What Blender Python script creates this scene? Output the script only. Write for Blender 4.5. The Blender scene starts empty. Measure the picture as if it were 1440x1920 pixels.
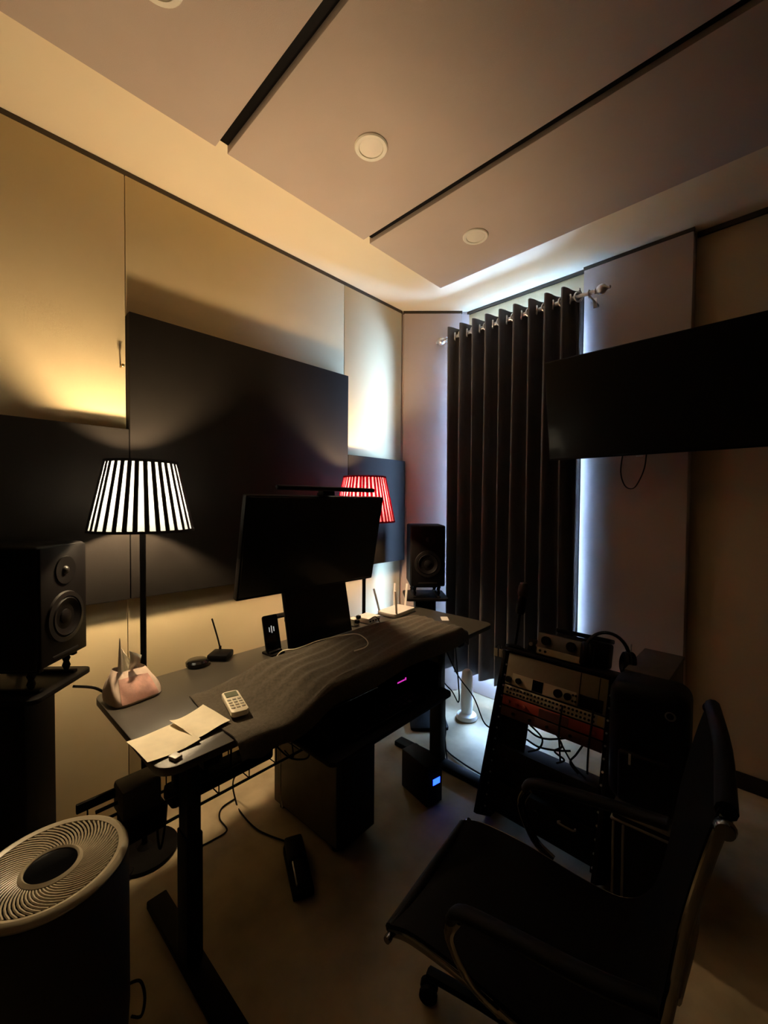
import bpy, bmesh, math, random
from mathutils import Vector, Matrix, Euler
random.seed(4)
PI = math.pi
C = bpy.context.collection
sc = bpy.context.scene

# ------------------------------------------------------------------ camera, world, exposure
F = Vector((-0.69534, 0.71827, -0.02429)); R0 = Vector((0.71848, 0.69554, 0.0))
U0 = R0.cross(F).normalized(); F.normalize()
ROLL = math.radians(0.436)
Rv = math.cos(ROLL) * R0 + math.sin(ROLL) * U0
Uv = -math.sin(ROLL) * R0 + math.cos(ROLL) * U0
cd = bpy.data.cameras.new('camera'); cam = bpy.data.objects.new('camera', cd); C.objects.link(cam)
M = Matrix.Identity(4)
for i in range(3):
    M[i][0] = Rv[i]; M[i][1] = Uv[i]; M[i][2] = -F[i]
M[2][3] = 1.5
cam.matrix_world = M
cd.sensor_fit = 'HORIZONTAL'; cd.sensor_width = 36.0; cd.lens = 36.0 * 776.37 / 1440.0
cd.clip_start = 0.02
sc.camera = cam

w = bpy.data.worlds.new('daylight'); sc.world = w; w.use_nodes = True
bg = w.node_tree.nodes['Background']
bg.inputs[0].default_value = (0.34, 0.57, 1.0, 1); bg.inputs[1].default_value = 205.0
BULB = 920.0
BULB_COLOR = (1.0, 0.73, 0.41)

sc.view_settings.view_transform = 'Standard'; sc.view_settings.look = 'None'
sc.view_settings.gamma = 1.0; sc.view_settings.use_curve_mapping = False
sc.view_settings.exposure = 0.0
cy = sc.cycles
cy.use_denoising = True; cy.max_bounces = 10; cy.diffuse_bounces = 6; cy.glossy_bounces = 4
cy.transmission_bounces = 6; cy.transparent_max_bounces = 12
cy.caustics_reflective = False; cy.caustics_refractive = False; cy.sample_clamp_indirect = 30.0
cy.use_adaptive_sampling = False
try: cy.use_light_tree = True
except Exception: pass

# portal: only guides the daylight sampling through the window opening
pl = bpy.data.lights.new('window_portal', 'AREA'); pl.shape = 'RECTANGLE'; pl.size = 0.84; pl.size_y = 2.52
po = bpy.data.objects.new('window_portal', pl); C.objects.link(po)
po.location = (-1.434, 2.99, 1.495); po.rotation_euler = (-PI / 2, 0, 0)
pl.cycles.is_portal = True

# ------------------------------------------------------------------ materials
def mat(name, col, rough=0.6, metal=0.0, noise=0.0, nscale=40.0, bump=0.0, bscale=300.0, spec=0.5, emit=None, es=0.0, sheen=0.0, coat=0.0):
    m = bpy.data.materials.new(name); m.use_nodes = True
    nt = m.node_tree; b = nt.nodes['Principled BSDF']
    b.inputs['Base Color'].default_value = (*col, 1); b.inputs['Roughness'].default_value = rough
    b.inputs['Metallic'].default_value = metal; b.inputs['Specular IOR Level'].default_value = spec
    if sheen: b.inputs['Sheen Weight'].default_value = sheen
    if coat: b.inputs['Coat Weight'].default_value = coat; b.inputs['Coat Roughness'].default_value = .09
    if emit:
        b.inputs['Emission Color'].default_value = (*emit, 1); b.inputs['Emission Strength'].default_value = es
    tc = nt.nodes.new('ShaderNodeTexCoord')
    if noise:
        n = nt.nodes.new('ShaderNodeTexNoise'); n.inputs['Scale'].default_value = nscale; n.inputs['Detail'].default_value = 5
        nt.links.new(tc.outputs['Object'], n.inputs['Vector'])
        r = nt.nodes.new('ShaderNodeValToRGB')
        r.color_ramp.elements[0].position = 0.3; r.color_ramp.elements[1].position = 0.7
        r.color_ramp.elements[0].color = (*[c * (1 - noise) for c in col], 1)
        r.color_ramp.elements[1].color = (*[min(1, c * (1 + noise)) for c in col], 1)
        nt.links.new(n.outputs['Fac'], r.inputs[0]); nt.links.new(r.outputs[0], b.inputs['Base Color'])
    if bump:
        n2 = nt.nodes.new('ShaderNodeTexNoise'); n2.inputs['Scale'].default_value = bscale; n2.inputs['Detail'].default_value = 3
        nt.links.new(tc.outputs['Object'], n2.inputs['Vector'])
        bp = nt.nodes.new('ShaderNodeBump'); bp.inputs['Strength'].default_value = bump; bp.inputs['Distance'].default_value = 0.002
        nt.links.new(n2.outputs['Fac'], bp.inputs['Height']); nt.links.new(bp.outputs[0], b.inputs['Normal'])
    return m

def mat_shade(name, col, trans=0.6):
    m = bpy.data.materials.new(name); m.use_nodes = True; nt = m.node_tree
    for n in list(nt.nodes): nt.nodes.remove(n)
    o = nt.nodes.new('ShaderNodeOutputMaterial'); d = nt.nodes.new('ShaderNodeBsdfDiffuse'); t = nt.nodes.new('ShaderNodeBsdfTranslucent')
    mx = nt.nodes.new('ShaderNodeMixShader'); mx.inputs[0].default_value = trans
    n = nt.nodes.new('ShaderNodeTexNoise'); n.inputs['Scale'].default_value = 60
    tc = nt.nodes.new('ShaderNodeTexCoord'); nt.links.new(tc.outputs['Object'], n.inputs['Vector'])
    r = nt.nodes.new('ShaderNodeValToRGB')
    r.color_ramp.elements[0].color = (*[c * .93 for c in col], 1); r.color_ramp.elements[1].color = (*col, 1)
    nt.links.new(n.outputs['Fac'], r.inputs[0])
    nt.links.new(r.outputs[0], d.inputs[0]); nt.links.new(r.outputs[0], t.inputs[0])
    nt.links.new(d.outputs[0], mx.inputs[1]); nt.links.new(t.outputs[0], mx.inputs[2]); nt.links.new(mx.outputs[0], o.inputs[0])
    return m

def mat_glass(name):
    m = bpy.data.materials.new(name); m.use_nodes = True; nt = m.node_tree
    for n in list(nt.nodes): nt.nodes.remove(n)
    o = nt.nodes.new('ShaderNodeOutputMaterial'); t = nt.nodes.new('ShaderNodeBsdfTransparent'); g = nt.nodes.new('ShaderNodeBsdfGlossy')
    g.inputs['Roughness'].default_value = 0.02; t.inputs[0].default_value = (.95, .97, .97, 1)
    fr = nt.nodes.new('ShaderNodeFresnel'); fr.inputs[0].default_value = 1.45
    mx = nt.nodes.new('ShaderNodeMixShader'); nt.links.new(fr.outputs[0], mx.inputs[0])
    nt.links.new(t.outputs[0], mx.inputs[1]); nt.links.new(g.outputs[0], mx.inputs[2]); nt.links.new(mx.outputs[0], o.inputs[0])
    return m

CREAM = mat('cream_fabric', (0.69, 0.56, 0.34), .9, noise=.04, nscale=3, bump=.25, bscale=700, spec=.1)
BLACKF = mat('black_fabric_panel', (0.020, 0.0165, 0.0145), .9, noise=.1, nscale=4, bump=.3, bscale=700, spec=.15)
GREYF = mat('mauve_fabric', (0.55, 0.45, 0.41), .9, noise=.05, nscale=3, bump=.25, bscale=700, spec=.1)
TANF = mat('tan_fabric', (0.64, 0.49, 0.32), .9, noise=.06, nscale=3, bump=.25, bscale=700, spec=.1)
DARKW = mat('dark_brown_fabric', (0.10, 0.075, 0.055), .9, noise=.06, nscale=3, bump=.25, bscale=700, spec=.1)
CEILF = mat('grey_ceiling_fabric', (0.52, 0.425, 0.365), .95, noise=.05, nscale=2.5, bump=.35, bscale=600, spec=.1)
CEILP = mat('cream_ceiling_paint', (0.84, 0.72, 0.52), .8, noise=.02, nscale=3, spec=.2)
TRIM = mat('dark_brown_trim', (0.05, 0.032, 0.018), .6, noise=.15, nscale=20)
FLOOR = mat('beige_marbled_floor', (0.46, 0.37, 0.235), .6, noise=.22, nscale=5.5, bump=.05, bscale=60, spec=.3)
BLACK = mat('black_satin', (0.0042, 0.0034, 0.0036), .5, noise=.1, nscale=60, spec=.10)
BLACKM = mat('black_powder_metal', (0.0036, 0.0029, 0.003), .5, noise=.1, nscale=200, bump=.1, bscale=900, spec=.09)
GLOSSB = mat('black_gloss', (0.003, 0.003, 0.0035), .10, noise=.05, nscale=10, spec=.5)
SCREEN = mat('dark_screen', (0.003, 0.0026, 0.003), .28, noise=.05, nscale=10, spec=.3, coat=.22)
RUBBER = mat('black_rubber', (0.005, 0.0042, 0.0042), .75, noise=.1, nscale=100, spec=.15)
DESKM = mat('black_laminate', (0.054, 0.047, 0.038), .38, noise=.25, nscale=500, bump=.15, bscale=900, spec=.45)
TOWELM = mat('charcoal_towel', (0.098, 0.082, 0.063), .95, noise=.18, nscale=90, bump=.9, bscale=420, spec=.05, sheen=.1)
CURT = mat('charcoal_curtain', (0.085, 0.073, 0.073), .5, noise=.1, nscale=30, bump=.1, bscale=600, spec=.45, sheen=.15)
CHROME = mat('chrome', (0.20, 0.19, 0.18), .16, 1.0, noise=.03, nscale=20)
SILVER = mat('brushed_silver', (0.72, 0.71, 0.70), .32, 1.0, noise=.06, nscale=80)
WHITE = mat('white_plastic', (0.78, 0.76, 0.72), .4, noise=.02, nscale=20)
IVORY = mat('ivory_plastic', (0.72, 0.66, 0.52), .4, noise=.03, nscale=20)
LIGHTW = mat('ceiling_light_white', (0.82, 0.76, 0.64), .5, noise=.02, nscale=20)
PAPER = mat('cream_paper', (0.80, 0.72, 0.54), .8, noise=.05, nscale=30, bump=.2, bscale=60)
TISSUE = mat('white_tissue', (0.80, 0.76, 0.66), .9, noise=.04, nscale=30, bump=.2, bscale=80)
PINK = mat('pink_tissue_pack', (0.74, 0.42, 0.35), .45, noise=.25, nscale=22, bump=.4, bscale=45)
PINKW = mat('pale_pink_print', (0.84, 0.66, 0.55), .45, noise=.10, nscale=30, bump=.3, bscale=50)
LCDM = mat('lcd_grey_green', (0.16, 0.17, 0.12), .2, noise=.05, nscale=40)
GREYB = mat('grey_button', (0.42, 0.39, 0.32), .5, noise=.05, nscale=40)
WHITEF = mat_shade('white_pleat_fabric', (0.17, 0.205, 0.25), .55)
DARKPL = mat('black_pleat_fabric', (0.012, 0.012, 0.014), .8, noise=.1, nscale=60)
REDF = mat_shade('red_pleat_fabric', (0.17, 0.004, 0.016), .6)
REDL = mat_shade('pink_red_pleat_fabric', (0.27, 0.05, 0.075), .6)
BULBM = mat('lit_bulb', (1, 1, 1), .5, noise=.01, emit=BULB_COLOR, es=BULB)
GLASS = mat_glass('window_glass')
BLUEL = mat('blue_lit_display', (.02, .05, .3), .3, noise=.01, emit=(.012, .055, 1.0), es=6.0)
MAGL = mat('magenta_led', (.3, .02, .25), .3, noise=.01, emit=(.75, .04, .55), es=.9)
PHONEL = mat('phone_icon_light', (.8, .8, .8), .3, noise=.01, emit=(.8, .85, .8), es=.38)
WOODP = mat('brown_wood_side', (0.045, 0.030, 0.018), .6, noise=.3, nscale=14)
BEIGEP = mat('beige_face_plate', (0.17, 0.135, 0.085), .5, noise=.05, nscale=60)
CREAMP = mat('cream_face_plate', (0.40, 0.33, 0.225), .5, noise=.05, nscale=60)
REDP = mat('red_face_plate', (0.22, 0.026, 0.014), .45, noise=.1, nscale=40)
DREDP = mat('dark_red_face_plate', (0.055, 0.013, 0.009), .5, noise=.1, nscale=40)
GREYP = mat('grey_face_plate', (0.12, 0.10, 0.082), .5, noise=.08, nscale=60)
GREYT = mat('grey_case_trim', (0.17, 0.145, 0.125), .4, noise=.05, nscale=50)
PURIM = mat('silver_grey_plastic', (0.36, 0.31, 0.225), .38, noise=.04, nscale=50, spec=.4)
PURID = mat('dark_grey_plastic', (0.011, 0.0088, 0.0075), .65, noise=.1, nscale=200)
PCSIDE = mat('dark_bronze_panel', (0.115, 0.092, 0.056), .5, noise=.1, nscale=20, spec=.3)
GREYD = mat('grey_adapter_plastic', (0.055, 0.046, 0.036), .55, noise=.1, nscale=60)
BRASS = mat('brass', (0.6, 0.42, 0.16), .35, 1.0, noise=.05, nscale=60)
MESHM = mat('black_mesh_cloth', (0.004, 0.0032, 0.0036), .9, noise=.2, nscale=300, bump=.5, bscale=600, spec=.08)
LINING = mat('pale_lining', (0.55, 0.55, 0.55), .8, noise=.03, nscale=30, spec=.2)
LEATHER = mat('black_leather', (0.0045, 0.0036, 0.0038), .5, noise=.1, nscale=40, bump=.2, bscale=200, spec=.1)
CABLEG = mat('grey_cable', (0.32, 0.28, 0.22), .5, noise=.05, nscale=50)

# ------------------------------------------------------------------ shape helpers
def new(): return bmesh.new()
def merge(bm, b):
    me = bpy.data.meshes.new('tmp'); b.to_mesh(me); b.free(); bm.from_mesh(me); bpy.data.meshes.remove(me)
def box(bm, size, c=(0, 0, 0), bev=0.0, seg=2, rot=None):
    b = bmesh.new(); bmesh.ops.create_cube(b, size=1.0)
    bmesh.ops.scale(b, vec=size, verts=b.verts)
    if bev: bmesh.ops.bevel(b, geom=b.edges[:], offset=min(bev, min(size) * .49), segments=seg, affect='EDGES', profile=.5)
    if rot: bmesh.ops.rotate(b, cent=(0, 0, 0), matrix=Euler(rot).to_matrix(), verts=b.verts)
    bmesh.ops.translate(b, vec=c, verts=b.verts); merge(bm, b); return bm
def lathe(bm, prof, n=32, c=(0, 0, 0), rot=None):
    b = bmesh.new(); rings = []
    for r, z in prof:
        if r < 1e-6: rings.append([b.verts.new((0, 0, z))])
        else: rings.append([b.verts.new((r * math.cos(2 * PI * i / n), r * math.sin(2 * PI * i / n), z)) for i in range(n)])
    for A, B in zip(rings, rings[1:]):
        for i in range(n):
            j = (i + 1) % n
            if len(A) == 1 and len(B) == 1: continue
            if len(A) == 1: b.faces.new((A[0], B[j], B[i])) if False else b.faces.new((A[0], B[i], B[j]))
            elif len(B) == 1: b.faces.new((A[i], A[j], B[0]))
            else: b.faces.new((A[i], A[j], B[j], B[i]))
    if rot: bmesh.ops.rotate(b, cent=(0, 0, 0), matrix=Euler(rot).to_matrix(), verts=b.verts)
    bmesh.ops.translate(b, vec=c, verts=b.verts)
    bmesh.ops.recalc_face_normals(b, faces=b.faces); merge(bm, b); return bm
def cyl(bm, r, h, c=(0, 0, 0), n=24, rot=None, r2=None, bev=0.0):
    r2 = r if r2 is None else r2
    if bev: p = [(0, -h / 2), (r - bev, -h / 2), (r, -h / 2 + bev), (r2, h / 2 - bev), (r2 - bev, h / 2), (0, h / 2)]
    else: p = [(0, -h / 2), (r, -h / 2), (r2, h / 2), (0, h / 2)]
    return lathe(bm, p, n, c, rot)
def ring(bm, R, r, c=(0, 0, 0), n=28, m=8, rot=None):
    p = [(R + r * math.cos(2 * PI * k / m), r * math.sin(2 * PI * k / m)) for k in range(m + 1)]
    return lathe(bm, p, n, c, rot)
def smooth_path(pts, k=6):
    P = [Vector(p) for p in pts]
    if len(P) < 3: return P
    out = []; Q = [P[0]] + P + [P[-1]]
    for i in range(1, len(Q) - 2):
        a, b, c, d = Q[i - 1], Q[i], Q[i + 1], Q[i + 2]
        for t in [s / k for s in range(k)]:
            out.append(.5 * ((2 * b) + (c - a) * t + (2 * a - 5 * b + 4 * c - d) * t * t + (3 * b - a - 3 * c + d) * t ** 3))
    out.append(P[-1]); return out
def tube(bm, pts, r, n=8, k=6, flat=None):
    P = smooth_path(pts, k); b = bmesh.new(); rings = []; prev = None
    for i, p in enumerate(P):
        t = (P[min(i + 1, len(P) - 1)] - P[max(i - 1, 0)]).normalized()
        if prev is None:
            up = Vector((0, 0, 1)) if abs(t.z) < .9 else Vector((1, 0, 0)); a = t.cross(up).normalized()
        else:
            a = (prev - t * prev.dot(t)).normalized()
        prev = a; c = t.cross(a)
        ra, rc = (r, r) if flat is None else flat
        rings.append([b.verts.new(p + a * ra * math.cos(2 * PI * j / n) + c * rc * math.sin(2 * PI * j / n)) for j in range(n)])
    for A, B in zip(rings, rings[1:]):
        for j in range(n): b.faces.new((A[j], A[(j + 1) % n], B[(j + 1) % n], B[j]))
    b.faces.new(rings[0][::-1]); b.faces.new(rings[-1])
    bmesh.ops.recalc_face_normals(b, faces=b.faces); merge(bm, b); return bm
def prism(bm, pts, z0, z1, bev=0.0, mx=None):
    b = bmesh.new(); A = [b.verts.new((x, y, z0)) for x, y in pts]; B = [b.verts.new((x, y, z1)) for x, y in pts]; n = len(pts)
    b.faces.new(A[::-1]); b.faces.new(B)
    for i in range(n): b.faces.new((A[i], A[(i + 1) % n], B[(i + 1) % n], B[i]))
    bmesh.ops.recalc_face_normals(b, faces=b.faces)
    if bev: bmesh.ops.bevel(b, geom=b.edges[:], offset=bev, segments=2, affect='EDGES', profile=.5)
    if mx is not None: bmesh.ops.transform(b, matrix=mx, verts=b.verts)
    merge(bm, b); return bm
def rrect(sx, sy, r, n=5, cx=0, cy_=0):
    out = []
    for qx, qy, a0 in ((1, 1, 0), (-1, 1, 90), (-1, -1, 180), (1, -1, 270)):
        for k in range(n + 1):
            a = math.radians(a0 + 90 * k / n)
            out.append((cx + qx * (sx / 2 - r) + r * math.cos(a), cy_ + qy * (sy / 2 - r) + r * math.sin(a)))
    return out
def grid(bm, fn, nu, nv, thick=0.0):
    b = bmesh.new(); V = [[b.verts.new(fn(i / nu, j / nv)) for j in range(nv + 1)] for i in range(nu + 1)]
    for i in range(nu):
        for j in range(nv): b.faces.new((V[i][j], V[i + 1][j], V[i + 1][j + 1], V[i][j + 1]))
    bmesh.ops.recalc_face_normals(b, faces=b.faces)
    if thick: bmesh.ops.solidify(b, geom=b.faces[:], thickness=thick)
    merge(bm, b); return bm

def obj(name, bm, m, parent=None, loc=(0, 0, 0), rot=(0, 0, 0), smooth=True):
    me = bpy.data.meshes.new(name); bm.to_mesh(me); bm.free()
    if smooth:
        for p in me.polygons: p.use_smooth = True
        me.set_sharp_from_angle(angle=math.radians(38))
    me.materials.append(m)
    o = bpy.data.objects.new(name, me); C.objects.link(o); o.location = loc; o.rotation_euler = rot
    if parent: o.parent = parent
    return o
def tag(o, label, cat, group=None):
    o['label'] = label; o['category'] = cat
    if group: o['group'] = group
    return o
def thing(name, label, cat, loc=(0, 0, 0), rot=(0, 0, 0), group=None):
    o = bpy.data.objects.new(name, None); C.objects.link(o); o.empty_display_size = .05
    o.location = loc; o.rotation_euler = rot
    return tag(o, label, cat, group)
def struct(name, bm, m, parent=None, **k):
    o = obj(name, bm, m, parent, **k)
    if not parent: o['kind'] = 'structure'
    return o
def twin(o, parent, loc=None, rot=None):
    c = o.copy(); C.objects.link(c); c.parent = parent
    if loc is not None: c.location = loc
    if rot is not None: c.rotation_euler = rot
    return c
def dup(root, loc, rot, label, group=None):
    r = root.copy(); C.objects.link(r); r.location = loc; r.rotation_euler = rot; r['label'] = label
    if group: r['group'] = group
    for ch in list(root.children):
        c = ch.copy(); C.objects.link(c); c.parent = r
        for g in list(ch.children):
            d = g.copy(); C.objects.link(d); d.parent = c
    return r
def cable(name, pts, r, m, label, cat='cable', group=None, parent=None, k=8):
    o = obj(name, tube(new(), pts, r, 6, k), m, parent)
    if not parent: tag(o, label, cat, group)
    return o

# ------------------------------------------------------------------ room shell
HC = 3.0
struct('floor', box(new(), (4.2, 4.9, .1), (-.35, .65, -.05)), FLOOR)
ceil = struct('ceiling', box(new(), (4.2, 4.9, .1), (-.35, .65, HC + .05)), CEILP)
for y0, y1 in ((1.632, 2.30), (.806, 1.588), (-.02, .757), (-.84, -.066)):
    struct('ceiling_panel', box(new(), (2.75, y1 - y0, .05), (-1.71 + 1.375, (y0 + y1) / 2, HC - .026), .004), CEILF, ceil)
for y in (1.610, .7815, -.043):
    struct('ceiling_strip', box(new(), (2.70, .040, .03), (-1.69 + 1.35, y, HC - .016), .002), BLACK, ceil)

# left wall and its fabric panels
wl = struct('wall_left', box(new(), (.10, 4.1, HC), (-2.26, .45, HC / 2)), CREAM)
SE1, SE2, YE = .550, 1.858, 2.468
def lpanel(y0, y1, z0, z1, t, m, bev=.002):
    g = .0015
    struct('wall_panel', box(new(), (t, y1 - y0 - 2 * g, z1 - z0 - 2 * g), (-2.21 + t / 2, (y0 + y1) / 2, (z0 + z1) / 2), bev), m, wl)
for (a, b, zt) in ((-.75, SE1, 1.822), (SE1, SE2, 2.352), (SE2, YE - .02, 1.822)):
    lpanel(a, b, zt - .01, 2.978, .020, CREAM)
    lpanel(a, b, 1.045, zt, .070, BLACKF, .004)
    lpanel(a, b, .003, 1.05, .020, CREAM)
lpanel(-1.6, -.75, .003, 2.978, .020, CREAM)
struct('trim_1', box(new(), (.018, 4.0, .022), (-2.199, .45, HC - .012)), TRIM)

# chamfered corner panel
ca = Vector((-2.188, 2.462)); cb = Vector((-1.850, 2.775)); cm = (ca + cb) / 2; cang = math.atan2(cb.y - ca.y, cb.x - ca.x); cl = (cb - ca).length
wc = struct('wall_corner', box(new(), (cl + .12, .06, HC), (0, .045, HC / 2)), GREYF, loc=(cm.x, cm.y, 0), rot=(0, 0, cang))
struct('wall_panel', box(new(), (cl - .012, .03, 2.975), (0, 0.002, 1.4885), .004), GREYF, wc)
struct('trim_2', box(new(), (cl, .018, .02), (0, .004, HC - .011)), TRIM, loc=(cm.x, cm.y, 0), rot=(0, 0, cang))

# back wall with the window opening
WX0, WX1, WZ0, WZ1 = -1.838, -1.03, .25, 2.74
bm = new()
box(bm, (WX0 + 2.30, .16, HC), ((WX0 - 2.30) / 2, 2.93, HC / 2))
box(bm, (1.80 - WX1, .16, HC), ((1.80 + WX1) / 2, 2.97, HC / 2))
box(bm, (WX1 - WX0, .16, HC - WZ1), ((WX0 + WX1) / 2, 2.93, (HC + WZ1) / 2))
box(bm, (WX1 - WX0, .16, WZ0), ((WX0 + WX1) / 2, 2.93, WZ0 / 2))
wb = struct('wall_back', bm, CREAM)
def bpanel(x0, x1, z0, z1, y, t, m):
    struct('wall_panel', box(new(), (x1 - x0 - .003, t, z1 - z0), ((x0 + x1) / 2, y + t / 2, (z0 + z1) / 2), .004), m, wb)
bpanel(-1.853, -.952, WZ1 + .01, 2.978, 2.825, .025, CREAM)
bpanel(-1.853, WX0, .003, WZ1 + .01, 2.825, .025, CREAM)
bpanel(WX0 + .002, -.955, .003, WZ0 - .005, 2.825, .025, GREYF)
bpanel(-.952, -.385, .003, 2.978, 2.790, .100, GREYF)
bpanel(-.385, .58, .003, 2.972, 2.872, .018, TANF)
bpanel(.58, 1.55, .003, 2.972, 2.872, .018, TANF)
struct('trim_3', box(new(), (.92, .016, .02), (-1.41, 2.822, HC - .011)), TRIM)
struct('trim_4', box(new(), (.57, .016, .02), (-.668, 2.798, HC - .011)), TRIM)
struct('trim_5', box(new(), (2.0, .016, .026), (.62, 2.866, HC - .014)), TRIM)
struct('baseboard_back', box(new(), (1.95, .016, .085), (.60, 2.864, .0435), .003), BLACKF)
struct('wall_right', box(new(), (.10, 4.6, HC), (1.62, .7, HC / 2)), DARKW)
struct('wall_front', box(new(), (4.0, .10, HC), (-.35, -1.62, HC / 2)), DARKW)

# window: frame, panes
wf = new()
for x in (WX0 + .025, (WX0 + WX1) / 2, WX1 - .025): box(wf, (.05, .05, WZ1 - WZ0), (x, 2.885, (WZ0 + WZ1) / 2), .004)
for z in (WZ0 + .025, WZ1 - .025, .95): box(wf, (WX1 - WX0, .048, .05), ((WX0 + WX1) / 2, 2.885, z), .004)
win = struct('window_1', wf, WHITE)
for xa, xb in ((WX0 + .05, (WX0 + WX1) / 2 - .025), ((WX0 + WX1) / 2 + .025, WX1 - .05)):
    for za, zb in ((WZ0 + .05, .925), (.975, WZ1 - .05)):
        struct('pane', box(new(), (xb - xa, .005, zb - za), ((xa + xb) / 2, 2.885, (za + zb) / 2)), GLASS, win)

# ceiling lights (switched off)
def ceiling_light(x, y, label):
    t = thing('ceiling_light', label, 'ceiling light', (x, y, HC - .051), group='round ceiling lights')
    obj('rim', lathe(new(), [(.048, -.002), (.050, -.007), (.064, -.008), (.068, -.004), (.068, .0), (.048, .0)], 40), LIGHTW, t)
    obj('diffuser', lathe(new(), [(0, -.006), (.040, -.006), (.048, -.004), (.048, .0), (0, .0)], 40), LIGHTW, t)
ceiling_light(-1.247, 1.196, 'round white ceiling light between the two black ceiling strips')
ceiling_light(-1.242, 1.982, 'round white ceiling light nearest the curtain')
ceiling_light(-1.285, .405, 'round white ceiling light cut off by the top edge of the photo')

# small brass hook on the left cream panel's edge
t = thing('wall_hook', 'small brass hook at the edge of the left cream wall panel', 'hook', (-2.188, .528, 2.105))
obj('stem', cyl(new(), .003, .034, (.017, 0, 0), 10, (0, PI / 2, 0)), BRASS, t)
obj('knob', cyl(new(), .007, .010, (.037, 0, 0), 14, (0, PI / 2, 0), bev=.002), BRASS, t)

# ------------------------------------------------------------------ curtain and rod
NP = 9.3; CX0, CX1 = -1.850, -.878; CY = 2.624; ROD = 2.745
def sst(a, b, x):
    t = max(0, min(1, (x - a) / (b - a))); return t * t * (3 - 2 * t)
def curtain_pt(u, v):
    x = CX0 + (CX1 - CX0) * u
    ph = 2 * PI * NP * u + .5
    s = math.sin(ph); a = .058
    yy = CY - a * (math.copysign(abs(s) ** .75, s))
    z = .24 + (2.808 - .24) * v
    yy += .010 * math.sin(5.1 * u + 3 * (1 - v)) * (1 - v)
    yy += (2.768 - yy) * sst(.945, 1, u)      # the end folds back towards the wall
    x -= .058 * sst(.945, 1, u)
    x += .012 * math.sin(ph * .5 + 1.7) * (1 - v) + .006 * math.cos(ph) * (1 - .4 * v)
    return (x, yy, z)
cu = thing('curtain', 'charcoal eyelet curtain hanging in folds over the daylit window', 'curtain', (0, 0, 0))
cloth = obj('curtain_cloth', grid(new(), curtain_pt, 260, 24, .003), CURT, cu)
lin = obj('curtain_lining', grid(new(), lambda u, v: tuple(Vector(curtain_pt(u, .004 + .985 * v)) + Vector((0, .0045, 0))), 220, 16, .001), LINING, cu); lin['label'] = 'pale lining on the curtain back'
g0 = None
for k in range(2 * int(NP) + 2):
    u = (k * PI - .5) / (2 * PI * NP)
    if 0 < u < 1:
        x, y, z = curtain_pt(u, .97)
        sgn = 1 if k % 2 else -1
        if g0 is None:
            g0 = obj('grommet', ring(new(), .026, .006, (0, 0, 0), 22, 8, (0, PI / 2, 0)), SILVER, cloth, (x, CY, ROD), (0, 0, sgn * .55))
        else: twin(g0, cloth, (x, CY, ROD), (0, 0, sgn * .55))
rd = thing('curtain_rod', 'pale silver curtain rod with ball ends above the window', 'curtain rod', (0, CY, ROD))
obj('rod', cyl(new(), .0125, 1.06, (-1.365, 0, 0), 18, (0, PI / 2, 0)), SILVER, rd)
for x, s in ((-1.895, -1), (-.835, 1)):
    obj('finial', lathe(new(), [(0, 0), (.014, 0), (.016, .008), (.013, .014), (.020, .018), (.028, .032), (.030, .044), (.026, .058), (.013, .068), (.009, .078), (.011, .086), (0, .092)], 20, (x, 0, 0), (0, s * PI / 2, 0)), SILVER, rd)
for x in (-1.885, -.862):
    b = box(new(), (.012, .175, .014), (x, .085, -.018), .002); ring(b, .017, .004, (x, 0, 0), 18, 6, (0, PI / 2, 0)); box(b, (.022, .006, .06), (x, .108 if x > -1 else .10, -.02), .001)
    obj('bracket', b, SILVER, rd)

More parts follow.
